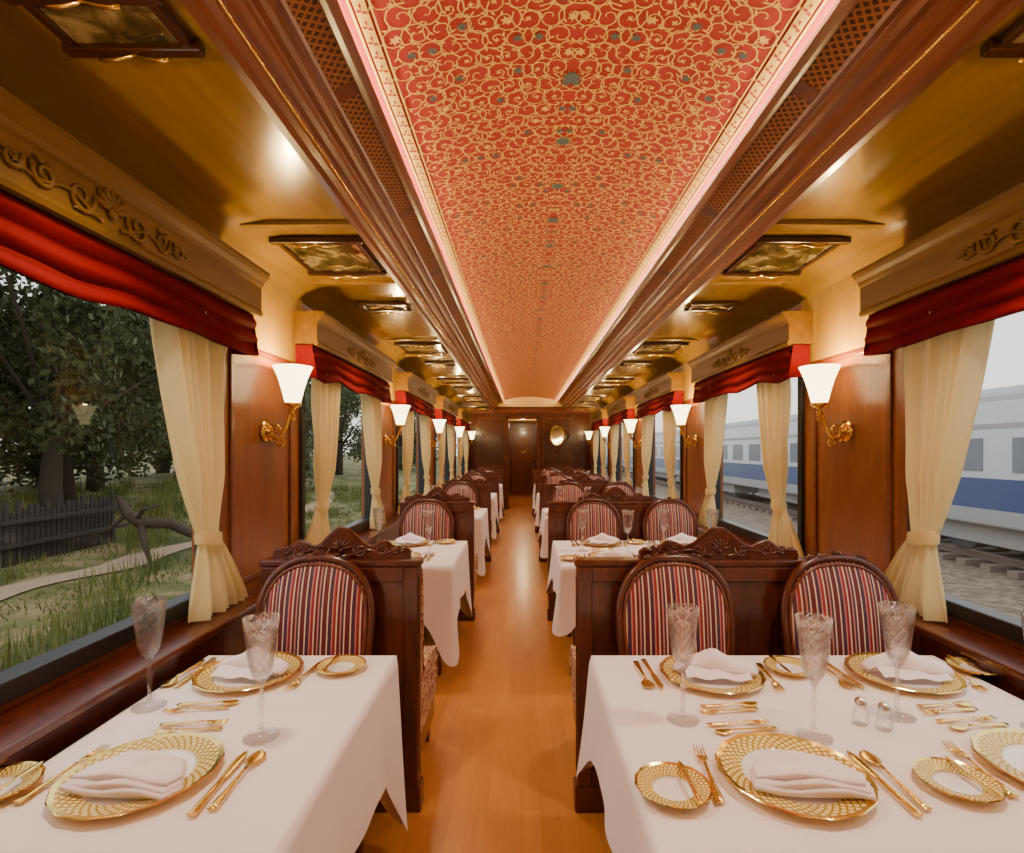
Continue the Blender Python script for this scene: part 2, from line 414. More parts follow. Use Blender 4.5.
while y<Y1:
    for mir in (1,-1):
        for o in ops:
            if o[0]=='r':
                pts=[(mir*max(min(p[0],0.606),-0.6),y+p[1]) for p in o[1]]
                if max(p[1] for p in pts)>Y1: continue
                ribbon(pts,o[2],o[3],o[4])
            else:
                if y+o[2]>Y1-0.05: continue
                leaf(mir*o[1],y+o[2],(o[3] if mir>0 else pi-o[3]),o[4],o[5],o[6],0.0035 if o[6]==1 else 0.005)
    y+=PT
for s in (-1,1):
    for (a,b,m_) in ((0.604,0.610,1),(0.618,0.652,3),(0.658,0.666,1)):
        mb.add([(CX+s*a,Y0,cz(a)-0.0045),(CX+s*b,Y0,cz(b)-0.0045),(CX+s*b,Y1,cz(b)-0.0045),(CX+s*a,Y1,cz(a)-0.0045)],[(0,1,2,3)],m_)
    y=Y0+0.03
    while y<Y1-0.05:
        for k in range(2): leaf(s*0.635,y,k*pi+0.6,0.02,0.006,0,0.006)
        leaf(s*0.635,y+0.03,pi/2,0.02,0.004,0,0.006)
        y+=0.06
put('ceiling',mb.mesh('ceiling',[M_cred,M_cgold,M_cblue,M_cbord],False))

# end wall, rear wall, corridor
mb=MB()
xl,xr=CX-HW,CX+HW
mb.box(xl,-0.36,Y1,Y1+0.08,0,2.6); mb.box(0.34,xr,Y1,Y1+0.08,0,2.6); mb.box(-0.36,0.34,Y1,Y1+0.08,2.28,2.6)
mb.box(CX-0.95,CX+0.95,Y1,Y1+0.08,2.6,2.9,2)
mb.box(CX-0.86,CX+0.86,Y1-0.02,Y1,2.60,2.86,2)
for (a,b) in ((-0.44,-0.36),(0.34,0.42)): mb.box(a,b,Y1-0.03,Y1,0,2.36,1,0.008)
mb.box(-0.44,0.42,Y1-0.03,Y1,2.28,2.36,1,0.008)
mb.box(xl,xr,Y1-0.05,Y1,2.44,2.54,1,0.01)
for cxx in (-0.80,0.86):
    for (z0,z1) in ((0.15,1.0),(1.1,2.3)):
        for s in (-1,1): mb.box(cxx+s*0.34-0.02,cxx+s*0.34+0.02,Y1-0.015,Y1,z0,z1,1,0.004)
        for zz in (z0,z1): mb.box(cxx-0.36,cxx+0.36,Y1-0.015,Y1,zz-0.02,zz+0.02,1,0.004)
put('wall_end',mb.mesh('wall_end',[M_mahog,M_corn,M_cream]))
mb=MB()
d=[(-0.32,0),(0,0.42),(0.32,0),(0,-0.42)]
for i in range(4):
    a=d[i];b=d[(i+1)%4]; mb.tube([(a[0],0,a[1]),(b[0],0,b[1])],0.022,6,0)
ov=[(0.17*cos(2*pi*i/32),0.25*sin(2*pi*i/32)) for i in range(32)]
mb.prism(ov,-0.012,0.0,1); mb.tube([(p[0],-0.012,p[1]) for p in ov],0.016,6,2,None,True)
me=mb.mesh('oval_mirror',[M_corn,M_mirror,M_brass])
put('oval_wall_mirror',me,(0.86,Y1-0.03,1.86))
mb=MB(); mb.box(xl-0.1,xr+0.1,Y0-0.08,Y0,0,2.9); put('wall_rear',mb.mesh('wall_rear',[M_cream]))
mb=MB(); mb.box(-0.52,-0.44,Y1+0.08,Y1+4.5,0,2.4); put('wall_corridor_left',mb.mesh('wcl',[M_wall]))
mb=MB(); mb.box(0.42,0.50,Y1+0.08,Y1+4.5,0,2.4); put('wall_corridor_right',mb.mesh('wcr',[M_wall]))
mb=MB(); mb.box(-0.52,0.50,Y1+0.08,Y1+4.5,2.4,2.45); put('ceiling_corridor',mb.mesh('cc',[M_cream]))
mb=MB(); yd=Y1+4.4
mb.box(-0.44,0.42,yd,yd+0.05,0,2.4,0)
for (a,b) in ((0.15,0.95),(1.1,2.15)):
    for s in (-1,1): mb.box(-0.01+s*0.3-0.02,-0.01+s*0.3+0.02,yd-0.02,yd,a,b,1,0.004)
    for zz in (a,b): mb.box(-0.31,0.31,yd-0.02,yd,zz-0.02,zz+0.02,1,0.004)
mb.tube([(-0.01+0.14*cos(2*pi*i/32),yd-0.012,1.66+0.24*sin(2*pi*i/32)) for i in range(32)],0.02,6,2,None,True)
mb.ball((0.34,yd-0.05,1.02),0.03,2)
put('door_1',mb.mesh('door',[M_corn,M_wall,M_brass]))

# ------------------------------------------------------------ windows, pelmets, blinds, curtains
def window_mesh():
    mb=MB()
    for (y0,y1,z0,z1) in ((-0.0,0.05,0.84,2.06),(1.55,1.60,0.84,2.06),(0,1.6,0.84,0.90),(0,1.6,2.0,2.06)):
        mb.box(-0.02,0.06,y0,y1,z0,z1,0,0.006)
    mb.add([(0.03,0.05,0.9),(0.03,1.55,0.9),(0.03,1.55,2.0),(0.03,0.05,2.0)],[(0,1,2,3)],1)
    return mb.mesh('window',[M_frame,M_pane],False)
me_w=window_mesh()
def pelmet_mesh():
    mb=MB()
    prof=[(-0.012,2.125),(-0.135,2.125),(-0.140,2.115),(-0.155,2.115),(-0.160,2.13),(-0.152,2.145),(-0.152,2.245),(-0.160,2.255),(-0.165,2.27),(-0.180,2.285),(-0.190,2.30),(-0.190,2.315),(-0.012,2.315)]
    rings=[[(p[0],0.0,p[1]) for p in prof],[(p[0],1.83,p[1]) for p in prof]]
    mb.loft(rings,0,False,True)
    M=Matrix.Translation((-0.156,0.915,2.195))@Matrix.Rotation(-pi/2,4,'Z')
    carve(mb,0.36,0.125,0,M,0.008)
    return mb.mesh('pelmet',[M_pelm])
me_p=pelmet_mesh()
def blind_mesh():
    mb=MB()
    def fn(u,v):
        z=2.12-v*0.190-0.012*v*sin(u*pi*5+0.6)-0.007*v*v*sin(u*21)
        ph=v*2.6+0.10*sin(u*5)+0.05*sin(u*13)
        x=-0.118-0.034*(1-abs(2*(ph%1)-1)**1.6)*(0.5+0.5*v)-0.006*sin(u*37)*v
        return (x,0.015+u*1.80,z)
    mb.grid(fn,90,36,0)
    def fb(u,v):
        p=fn(u,1); return (p[0]+0.012+0.02*v,p[1],p[2]+0.12*v)
    mb.grid(fb,90,2,0)
    for uu in (0,1):
        a=fn(uu,0);b=fn(uu,1); mb.add([a,b,(-0.02,b[1],b[2]+0.01),(-0.02,a[1],a[2])],[(0,1,2,3)],0)
    return mb.mesh('blind',[M_blind],False)
me_b=blind_mesh()
def curtain_mesh():
    mb=MB()
    zt=1.14
    def edges(z):
        if z>=zt:
            t=(z-zt)/(2.10-zt)
            yi=-(0.235+0.26*t**0.8); yo=-0.11+0.03*min(1,t*1.4)
        else:
            t=(zt-z)/(zt-0.82); yi=-(0.235+0.04*t); yo=-0.11+0.23*t**0.8
        return yi,yo
    def fn(u,v):
        z=2.10-(2.10-0.825)*v
        yi,yo=edges(z)
        d=abs(z-zt)
        amp=0.010+0.024*min(1,d/0.25)
        w=u+0.015*sin(v*7)
        x=amp*sin(w*2*pi*7)+amp*0.4*sin(w*2*pi*3+1+v*2)
        return (x,yi+(yo-yi)*u,z)
    mb.grid(fn,110,44,0)
    ring=[]
    for i in range(20):
        a=2*pi*i/20; ring.append((0.036*cos(a),-0.172+0.075*sin(a),zt-0.015*sin(a)))
    rings=[[(p[0],p[1],p[2]-0.028) for p in ring],[(p[0]*1.08,-0.172+(p[1]+0.172)*1.04,p[2]) for p in ring],[(p[0],p[1],p[2]+0.028) for p in ring]]
    mb.loft(rings,0,True,False)
    return mb.mesh('curtain',[M_curt],False)
me_c=curtain_mesh()
def sconce_mesh():
    mb=MB()
    Mx=Matrix.Rotation(-pi/2,4,'Y')
    mb.lathe([(0,0.0),(0.058,0.0),(0.060,0.008),(0.050,0.014),(0.044,0.022),(0.030,0.026),(0.022,0.036),(0,0.040)],28,0,Mx)
    pts=[]
    for i in range(24):
        t=i/23; pts.append((-0.02-0.125*t, 0, -0.01-0.045*sin(pi*min(1,t*1.15))+0.12*t**2.2))
    mb.tube(pts,0.0095,8,0)
    mb.tube(spiral_pts(-0.06,0.005,0.038,0.006,-pi*0.6,1.3,0,20),0.007,6,0)
    mb.tube([(p[0],0,p[2]) for p in spiral_pts(-0.075,-0.06,0.028,0.005,pi*0.5,1.3,0,20)],0.006,6,0)
    mb.ball((-0.03,0,-0.045),0.013,0)
    Mz=Matrix.Translation((-0.145,0,0.10))
    mb.lathe([(0,-0.02),(0.012,-0.018),(0.016,0.0),(0.010,0.008),(0.014,0.018),(0.040,0.030),(0.046,0.044),(0.040,0.05),(0,0.05)],20,0,Mz)
    mb.lathe([(0.038,0.048),(0.044,0.07),(0.056,0.12),(0.072,0.175),(0.092,0.225),(0.100,0.240),(0.096,0.240),(0.068,0.175),(0.050,0.12),(0.036,0.06),(0,0.055)],28,1,Mz)
    mb.ball((-0.145,0,0.065),0.014,0)
    return mb.mesh('sconce',[M_brass,M_shade])
me_s=sconce_mesh()
def lightobj(name,typ,loc,energy,col=(1,0.78,0.5),**k):
    d=bpy.data.lights.new(name,typ); d.energy=energy; d.color=col
    for a,v in k.items(): setattr(d,a,v)
    o=bpy.data.objects.new(name,d); o.location=loc; scene.collection.objects.link(o); return o
def hatch_mesh(w,l):
    mb=MB()
    for s in (-1,1):
        mb.box(s*w/2-0.012,s*w/2+0.012,-l/2-0.012,l/2+0.012,-0.022,0.0,0,0.004)
        mb.box(-w/2-0.03,w/2+0.03,s*l/2-0.016,s*l/2+0.016,-0.028,0.0,0,0.004)
    mb.box(-w/2,w/2,-l/2,l/2,-0.012,-0.003,1)
    for s in (-1,1):
        mb.tube([(x,s*l/2,-0.03-0.012*abs(sin(x*24))) for x in [(-w*0.3+w*0.6*i/12) for i in range(13)]],0.005,6,2)
    return mb.mesh('hatch',[M_rack,M_glassdark,M_brass])
me_h1=hatch_mesh(0.38,0.46); me_h2=hatch_mesh(0.28,0.16)
n=0
for side in (-1,1):
    sx=1 if side>0 else -1
    for k in range(-1,5):
        w=0.78+P*k; X=CX+side*HW
        n+=1
        put('window_%d'%n,me_w,(X,w,0),0,(sx,1,1))
        put('window_pelmet',me_p,(X,w-0.115,0),0,(sx,1,1))
        put('roman_blind',me_b,(X,w-0.115,0),0,(sx,1,1))
        put('curtain',me_c,(X-side*0.075,w+1.6,0),0,(sx,1,1))
        put('curtain',me_c,(X-side*0.075,w,0),0,(sx,-1,1))
        ys=2.85+P*k
        put('wall_sconce',me_s,(X,ys,1.60),0,(sx,1,1))
        lightobj('sconce_bulb','POINT',(X-side*0.145,ys,1.925),27,(1,0.66,0.25),shadow_soft_size=0.03)
        put('overhead_rack_panel',me_h1,(CX+side*1.16,2.80+P*k,2.510))
        put('overhead_rack_panel',me_h2,(CX+side*1.14,1.26+P*k,2.510))
        lightobj('fill_spot','SPOT',(CX+side*0.98,1.42+P*k,2.47),72,(1,0.82,0.62),spot_size=1.95,spot_blend=0.6,shadow_soft_size=0.05)  # added spot without a fixture, brightens the tablecloths
        lightobj('fill_spot','SPOT',(CX+side*1.06,2.80+P*k,2.46),16,(1,0.78,0.5),spot_size=2.0,spot_blend=0.7,shadow_soft_size=0.05)  # second added spot, no fixture, fills the bay between windows
    o=lightobj('ceiling_fill','AREA',(CX+side*0.698,(Y0+Y1)/2,2.710),52,(1,0.80,0.48),shape='RECTANGLE',size=0.012,size_y=Y1-Y0-0.2)  # added strip lamp that brightens the red ceiling, hidden from view
    o.rotation_euler=(0,pi+side*(-1.25),0)
lightobj('corridor_lamp','POINT',(0,Y1+2,2.2),45,(1,0.72,0.4),shadow_soft_size=0.08)

# ------------------------------------------------------------ furniture
def partition_mesh(w):
    mb=MB(); hw=w/2
    mb.box(-hw,hw,0,0.055,0.0,1.02,0,0.006)
    mb.box(-hw-0.012,hw+0.012,-0.012,0.067,0,0.11,0,0.008)
    mb.box(-hw-0.012,hw+0.012,-0.012,0.067,1.015,1.045,0,0.008)
    for y0,y1 in ((-0.012,0.0),(0.055,0.067)):
        for s in (-1,1): mb.box(s*hw-(0.06 if s>0 else 0),s*hw+(0.06 if s<0 else 0),y0,y1,0.11,1.015,0,0.004)
        mb.box(-hw+0.06,hw-0.06,y0,y1,0.11,0.17,0,0.004); mb.box(-hw+0.06,hw-0.06,y0,y1,0.955,1.015,0,0.004)
    for s in (-1,1):
        mb.box(s*hw-0.004,s*hw+0.004,0.014,0.041,0.16,0.97,0,0.003)
    cw=0.285 if w<0.8 else 0.33
    def top(t):
        a=abs(t)
        return 0.012+0.115*exp(-(a/0.33)**2)+0.055*exp(-((a-0.62)/0.17)**2)+0.026*exp(-((a-0.93)/0.09)**2)+0.003*abs(sin(a*22))*(1 if a<0.95 else 0)
    poly=[(-cw,1.04)]+[(cw*(i/30-1),1.04+top(i/30-1)) for i in range(61)]+[(cw,1.04)]
    mb.prism(poly[::-1],0.010,0.048,0)
    for (yy,rz) in ((0.008,0),(0.050,pi)):
        M=Matrix.Translation((0,yy,1.085))@Matrix.Rotation(rz,4,'Z')
        carve(mb,cw*0.93,0.08,0,M,0.006)
    ed=[(cw*(i/30-1),0.029,1.043+top(i/30-1)) for i in range(61)]
    mb.tube(ed,0.008,6,0)
    return mb.mesh('partition',[M_mahog])
def bench_mesh(w):
    mb=MB(); hw=w/2
    prof=[(0.0,0.22),(0.0,0.97),(0.03,1.0),(0.08,1.0),(0.115,0.96),(0.13,0.85),(0.15,0.55),(0.17,0.49),(0.40,0.485),(0.52,0.475),(0.56,0.44),(0.565,0.36),(0.55,0.30),(0.53,0.22)]
    rings=[]
    for x,s in ((-hw,0.97),(-hw+0.012,0.995),(-hw+0.03,1.0),(hw-0.03,1.0),(hw-0.012,0.995),(hw,0.97)):
        rings.append([(x,0.28+(p[0]-0.28)*s,0.55+(p[1]-0.55)*s) for p in prof])
    mb.loft(rings,0,False,True)
    mb.box(-hw+0.01,hw-0.01,0.01,0.53,0.10,0.235,1,0.008)
    for sx in (-1,1):
        mb.box(sx*(hw-0.05)-0.025,sx*(hw-0.05)+0.025,0.46,0.51,0,0.10,1,0.006); mb.box(sx*(hw-0.05)-0.025,sx*(hw-0.05)+0.025,0.03,0.08,0,0.10,1,0.006)
    for sx in (-1,1):
        q=[(sx*hw,0.28+(p[0]-0.28)*0.97,0.55+(p[1]-0.55)*0.97) for p in prof[1:-1]]
        mb.tube(q,0.007,6,0)
    return mb.mesh('bench',[M_floral,M_mahog])
def chair_mesh():
    mb=MB()
    def ol(t,s=1.0):
        a=2*pi*t; c,sn=cos(a),sin(a); e=2/3.0
        x=0.222*s*(abs(c)**e)*(1 if c>0 else -1); z=(abs(sn)**e)*(1 if sn>0 else -1)
        wv=1.0+0.07*z
        zz=0.765+0.255*s*z
        if z>0: zz+=0.045*s*max(0,1-(x/0.20)**2)
        return x*wv,zz
    def yb(z): return 0.205+(z-0.5)*0.12
    n=56
    mb.tube([(ol(i/n)[0],yb(ol(i/n)[1]),ol(i/n)[1]) for i in range(n)],0.016,8,0,None,True)
    mb.tube([(ol(i/n,0.92)[0],yb(ol(i/n,0.92)[1])-0.012,ol(i/n,0.92)[1]) for i in range(n)],0.006,6,2,None,True)
    for sgn in (-1,1):
        def fn(u,v,sg=sgn):
            x,z=ol(u,0.95*v); b=0.04*(1-v**3)
            return (x,yb(z)+sg*(0.006+b*(1 if sg<0 else 0.5)),z)
        mb.grid(fn,40,8,1)
    Mc=Matrix.Translation((0,yb(1.06)-0.004,1.066)); carve(mb,0.12,0.05,0,Mc,0.007)
    Mc=Matrix.Translation((0,yb(1.06)+0.010,1.066))@Matrix.Rotation(pi,4,'Z'); carve(mb,0.12,0.05,0,Mc,0.007)
    sp=[(-0.21,0.20),(0.21,0.20),(0.235,-0.20),(0.15,-0.245),(-0.15,-0.245),(-0.235,-0.20)]
    def sc(s,z): return [(p[0]*s,p[1]*s,z) for p in sp]
    mb.loft([sc(1.0,0.36),sc(1.02,0.38),sc(1.02,0.42),sc(0.99,0.43)],0,False,True)
    mb.loft([sc(0.96,0.425),sc(0.985,0.445),sc(0.95,0.468),sc(0.8,0.48),sc(0.4,0.487)],1,True,True)
    for s in (-1,1):
        mb.tube([(s*0.20,-0.20,0.38),(s*0.215,-0.215,0.30),(s*0.20,-0.20,0.15),(s*0.20,-0.205,0.03),(s*0.205,-0.215,0.0)],[0.028,0.026,0.017,0.014,0.02],8,0)
        mb.tube([(s*0.19,0.19,0.0),(s*0.185,0.175,0.2),(s*0.18,0.185,0.40),(s*0.185,0.205,0.52),(s*0.195,0.215,0.58)],[0.017,0.019,0.021,0.02,0.018],8,0)
    return mb.mesh('chair',[M_mahog,M_stripe,M_corn])
def table_mesh(x0,x1,l):
    mb=MB()
    mb.box(x0+0.01,x1-0.01,0.01,l-0.01,0.71,0.742,0,0.006)
    mb.box(x0+0.08,x1-0.08,0.08,l-0.08,0.64,0.71,0)
    for x in (x0+0.11,x1-0.11):
        for y in (0.11,l-0.11):
            mb.lathe([(0.028,0),(0.032,0.05),(0.022,0.10),(0.03,0.30),(0.036,0.5),(0.028,0.56),(0.04,0.60),(0.04,0.66)],12,0,Matrix.Translation((x,y,0)))
    return mb.mesh('table',[M_mahog])
def cloth_mesh(x0,x1,l,wallside,cdrop,seed,flare=1.0,mid=0.25):
    mb=MB(); top=0.75
    per=[]
    segs=[((x0,0),(x1,0),(0,-1)),((x1,0),(x1,l),(1,0)),((x1,l),(x0,l),(0,1)),((x0,l),(x0,0),(-1,0))]
    s=0
    for (a,b,nn) in segs:
        L_=abs(b[0]-a[0])+abs(b[1]-a[1]); n=int(L_/0.0125)
        for i in range(n):
            t=i/n; d=min(t,1-t)*L_
            x=a[0]+(b[0]-a[0])*t; y=a[1]+(b[1]-a[1])*t
            nx,ny=nn
            k=exp(-(d/0.03)**2)
            ccx=1 if x>(x0+x1)/2 else -1; ccy=1 if y>l/2 else -1
            nx=nx*(1-k*0.5)+ccx*k*0.5; ny=ny*(1-k*0.5)+ccy*k*0.5
            q=sqrt(nx*nx+ny*ny); nx/=q; ny/=q
            per.append((x,y,nx,ny,d,s+t*L_,nn))
        s+=L_
    rows=14
    def pt(p,v):
        x,y,nx,ny,d,ss,nn=p
        c=exp(-(d/0.13)**2)
        drop=mid+(cdrop-mid)*c
        fold=sin(ss*15+seed)+0.5*sin(ss*27+1.3*seed)
        off=0.006+0.022*v*flare+0.035*c*v*flare+0.007*fold*v*(1-0.6*c)+0.012*v*v*(sin(d*30)*exp(-(d/0.2)**2))
        if nn[0]==wallside: off=0.004+0.010*v
        elif (x-(x0+x1)/2)*wallside>0 and d<0.06 : off*=0.4
        e=min(1,v*8); zz=top-drop*v-0.004*e
        return (x+nx*off,y+ny*off,zz)
    rings=[[(p[0]-p[2]*0.01,p[1]-p[3]*0.01,top) for p in per],[(p[0],p[1],top-0.0015) for p in per]]
    for j in range(1,rows+1): rings.append([pt(p,j/rows) for p in per])
    mb.loft(rings,0,True,False)
    mb.add(rings[0],[tuple(range(len(per)))],0,False)
    return mb.mesh('tablecloth',[M_cloth])
TL=0.975
partL=partition_mesh(0.645); partR=partition_mesh(1.185)
benL=bench_mesh(0.60); benR=bench_mesh(1.13)
chm=chair_mesh()
tabL=table_mesh(-1.15,-0.462,TL); tabR=table_mesh(0.25,1.50,TL)
cloL=cloth_mesh(-1.15,-0.462,TL,-1,0.64,1.0,0.5,0.32); cloR=cloth_mesh(0.25,1.50,TL,1,0.44,4.0,0.8)

def goblet():
    mb=MB()
    pr=[(0,0),(0.044,0.0),(0.045,0.003),(0.028,0.007),(0.010,0.014),(0.0055,0.03),(0.005,0.08),(0.010,0.09),(0.005,0.10),(0.0055,0.135),(0.013,0.147),(0.023,0.162),(0.030,0.185),(0.035,0.22),(0.040,0.265),(0.045,0.312),(0.0435,0.312),(0.038,0.265),(0.033,0.22),(0.027,0.187),(0.018,0.165),(0,0.156)]
    mb.lathe(pr,28,0)
    return mb.mesh('goblet',[M_cryst])
def charger(r,inner):
    mb=MB(); seg=64; i_=inner
    rings=[(0,0.004,0),(i_*0.6,0.004,0),(i_*0.95,0.005,0),(i_*0.985,0.009,0),(i_,0.011,1),(i_*1.02,0.011,1),(0.92,0.018,1),(0.985,0.021,2),(1.0,0.019,2),(0.9,0.012,2),(0.58,0.0,0),(0,0.0,0)]
    for j in range(len(rings)-1):
        vs=[];fs=[]
        for (rr,zz,_) in (rings[j],rings[j+1]):
            for i in range(seg):
                a=2*pi*i/seg; q=rr*r*(1+(0.010*cos(a*16) if rr>0.93 else 0)); vs.append((q*cos(a),q*sin(a),zz))
        for i in range(seg):
            kk=(i+1)%seg; fs.append((i,kk,seg+kk,seg+i))
        mb.add(vs,fs,max(rings[j][2],rings[j+1][2]) if j<9 else 2,True)
    return mb.mesh('plate',[M_porc,M_rim,M_gold],False)
def napkin(kind):
    mb=MB()
    if kind==0:
        for l,(sx,sy,oy,z) in enumerate(((1.0,1.0,0,0.0),(0.97,0.93,0.004,0.009),(0.93,0.80,0.010,0.018))):
            poly=[(-0.125*sx,-0.055*sy),(0.115*sx,-0.060*sy),(0.13*sx,-0.02*sy),(0.085*sx,0.055*sy),(-0.075*sx,0.062*sy),(-0.12*sx,0.0)]
            dense=[]
            for i in range(len(poly)):
                a=poly[i];b=poly[(i+1)%len(poly)]
                for t in range(5): dense.append((a[0]+(b[0]-a[0])*t/5,a[1]+(b[1]-a[1])*t/5))
            def rg(s,zz): return [(p[0]*s,p[1]*s+oy,zz+0.006*sin(p[0]*30+l)) for p in dense]
            mb.loft([rg(0.97,z+0.008),rg(1.0,z+0.011),rg(1.0,z+0.016),rg(0.96,z+0.019),rg(0.5,z+0.021),rg(0.1,z+0.022)],0,True,True)
    else:
        rings=[]
        for i in range(17):
            t=i/16; x=-0.125+0.25*t; h=0.010+0.018*sin(pi*t)**0.6+0.012*exp(-((t-0.45)/0.12)**2); w=0.026+0.020*sin(pi*t)
            rg=[]
            for k in range(18):
                a=2*pi*k/18; q=1+0.10*sin(a*3+t*4)
                rg.append((x+0.01*sin(a),w*cos(a)*q+0.012*sin(t*5),0.010+h*0.9+h*sin(a)*q*0.9))
            rings.append(rg)
        mb.loft(rings,0,True,True)
        mb.grid(lambda u,v:(-0.10+0.2*u,-0.02-0.055*v,0.014+0.018*(1-v)+0.004*sin(u*14)),16,6,0)
    return mb.mesh('napkin',[M_napk])
def sect(y,w,z,t,n=8): return [(w*cos(2*pi*i/n),y,z+t*sin(2*pi*i/n)) for i in range(n)]
def handle(mb,y0,y1,z=0.006):
    S=[]
    for i in range(9):
        t=i/8; w=0.004+0.0075*(1-t)**1.5*(1 if t>0.03 else 0.8); S.append(sect(y0+(y1-y0)*t,w,z+0.004*t*t,0.0028))
    mb.loft(S,0,True,True)
def fork(sc=1):
    mb=MB(); handle(mb,-0.105,0.035)
    mb.loft([sect(0.03,0.0035,0.0095,0.0022),sect(0.045,0.006,0.010,0.0018),sect(0.055,0.012,0.008,0.0016),sect(0.07,0.0135,0.006,0.0015)],0,True,True)
    for k in range(4):
        x=-0.0108+k*0.0072
        mb.tube([(x,0.068,0.006),(x,0.09,0.005),(x*0.95,0.115,0.009)],[0.0024,0.0021,0.0010],6,0)
    return mb
def spoon():
    mb=MB(); handle(mb,-0.105,0.04)
    mb.loft([sect(0.035,0.0035,0.010,0.0022),sect(0.05,0.008,0.008,0.0018),sect(0.062,0.017,0.006,0.002),sect(0.08,0.022,0.005,0.0022),sect(0.095,0.019,0.006,0.002),sect(0.106,0.010,0.008,0.0015),sect(0.109,0.003,0.009,0.001)],0,True,True)
    return mb
def knife():
    mb=MB()
    mb.loft([sect(-0.115,0.006,0.006,0.003),sect(-0.11,0.0095,0.006,0.0045),sect(-0.05,0.0075,0.006,0.004),sect(0.0,0.006,0.006,0.0035),sect(0.008,0.006,0.006,0.0016),sect(0.02,0.0095,0.006,0.0011),sect(0.09,0.0105,0.006,0.0010),sect(0.112,0.007,0.006,0.0009),sect(0.122,0.001,0.006,0.0008)],0,True,True)
    return mb
gob=goblet(); ch=charger(0.165,0.66); bp=charger(0.083,0.54); nk0=napkin(0); nk1=napkin(1)
fk=fork().mesh('fork',[M_gold]); spn=spoon().mesh('spoon',[M_gold]); kn=knife().mesh('knife',[M_gold])
TZ=0.7515
def setting(x,y,near,full,ybase):
    d=1 if near else -1; rz=0 if near else pi
    put('charger_plate',ch,(x,ybase+y,TZ))
    put('folded_napkin',nk0 if near else nk1,(x+0.01,ybase+y-(0.04 if near else 0),TZ+0.013 if near else TZ+0.010),(-0.1 if near else -0.12))
    bx=x-d*0.285
    put('bread_plate',bp,(bx,ybase+y-d*0.05,TZ))
    if not full: return
    fx=x-d*0.187
    put('dinner_fork',fk,(fx,ybase+y+d*0.01,TZ+0.001),rz-0.10)
    kx=x+d*0.190
    put('dinner_knife',kn,(kx,ybase+y-d*0.02,TZ+0.001),rz+0.03)
    put('soup_spoon',spn,(kx+d*0.034,ybase+y-d*0.01,TZ+0.001),rz)
    put('dessert_spoon',spn,(x-0.02,ybase+y+d*0.205,TZ+0.001),(pi/2+0.12) if near else -pi/2+0.1,(0.8,0.8,0.8))
    put('dessert_fork',fk,(x-0.03,ybase+y+d*0.240,TZ+0.001),-pi/2+0.1 if near else pi/2+0.14,(0.8,0.8,0.8))
    put('butter_knife',kn,(bx+0.035*d,ybase+y-d*0.05,TZ+0.021),rz,(0.65,0.65,0.65))
def shaker():
    mb=MB(); mb.lathe([(0,0),(0.018,0),(0.021,0.01),(0.019,0.035),(0.014,0.045),(0.014,0.046)],16,0); mb.lathe([(0.015,0.045),(0.016,0.055),(0.013,0.065),(0.007,0.07),(0,0.071)],16,1)
    return mb.mesh('shaker',[M_cryst,M_silver])
shk=shaker()
for k in range(-1,5):
    yb_=2.24+P*k
    put('seat_partition',partL,(-0.757,yb_,0)); put('seat_partition',partR,(0.818,yb_,0))
    if k<4:
        put('upholstered_bench',benL,(-0.757,yb_+0.068,0)); put('upholstered_bench',benR,(0.818,yb_+0.068,0))
    if k>=0:
        put('dining_chair',chm,(-0.83,1.915+P*k,0)); put('dining_chair',chm,(0.61,1.915+P*k,0)); put('dining_chair',chm,(1.27,1.915+P*k,0))
        y0=1.0+P*k
        put('dining_table',tabL,(0,y0,0)); put('dining_table',tabR,(0,y0,0))
        put('tablecloth',cloL,(0,y0,0)); put('tablecloth',cloR,(0,y0,0))
        full=k<2
        for (x,y,nr) in ((-0.868,1.23,True),(-0.905,1.79,False),(0.613,1.23,True),(1.25,1.25,True),(0.62,1.78,False),(1.25,1.78,False)):
            setting(x,y,nr,full,P*k)
        for (x,y) in ((-1.09,1.576),(-0.683,1.41),(0.444,1.50),(0.760,1.41),(1.053,1.52),(1.385,1.44)):
            put('crystal_goblet',gob,(x,y+P*k,TZ))
        put('salt_shaker',shk,(0.925,1.48+P*k,TZ)); put('pepper_shaker',shk,(0.970,1.45+P*k,TZ)); 

# ------------------------------------------------------------ outside
def ground_mat(name,stops,scale):
    m,nt,b=newmat(name); tc=N(nt,'ShaderNodeTexCoord'); no=N(nt,'ShaderNodeTexNoise'); no.inputs['Scale'].default_value=scale; no.inputs['Detail'].default_value=8; no.inputs['Roughness'].default_value=0.7
    L(nt,tc.outputs['Object'],no.inputs['Vector']); r=ramp(nt,stops); L(nt,no.outputs['Fac'],r.inputs['Fac']); L(nt,r.outputs['Color'],b.inputs['Base Color']); b.inputs['Roughness'].default_value=0.95
    return m
M_grass=ground_mat('grass_ground',[(0.38,(0.05,0.06,0.010)),(0.5,(0.12,0.12,0.03)),(0.6,(0.26,0.19,0.09))],0.6)
M_blade=ground_mat('grass_blades',[(0.38,(0.055,0.085,0.012)),(0.52,(0.14,0.16,0.03)),(0.66,(0.30,0.26,0.10))],0.7)
M_bal=ground_mat('ballast',[(0.3,(0.09,0.065,0.045)),(0.5,(0.22,0.17,0.12)),(0.7,(0.42,0.34,0.26))],6)
M_path=plain('dirt_path',(0.36,0.25,0.16),0.95,bump=(6,0.5))
M_leaf=ground_mat('leaves',[(0.35,(0.022,0.033,0.010)),(0.65,(0.11,0.13,0.05))],0.9)
M_bark=plain('bark',(0.05,0.035,0.022),0.9)
M_fence=plain('fence_wood',(0.035,0.027,0.022),0.9)
GZ=-1.1
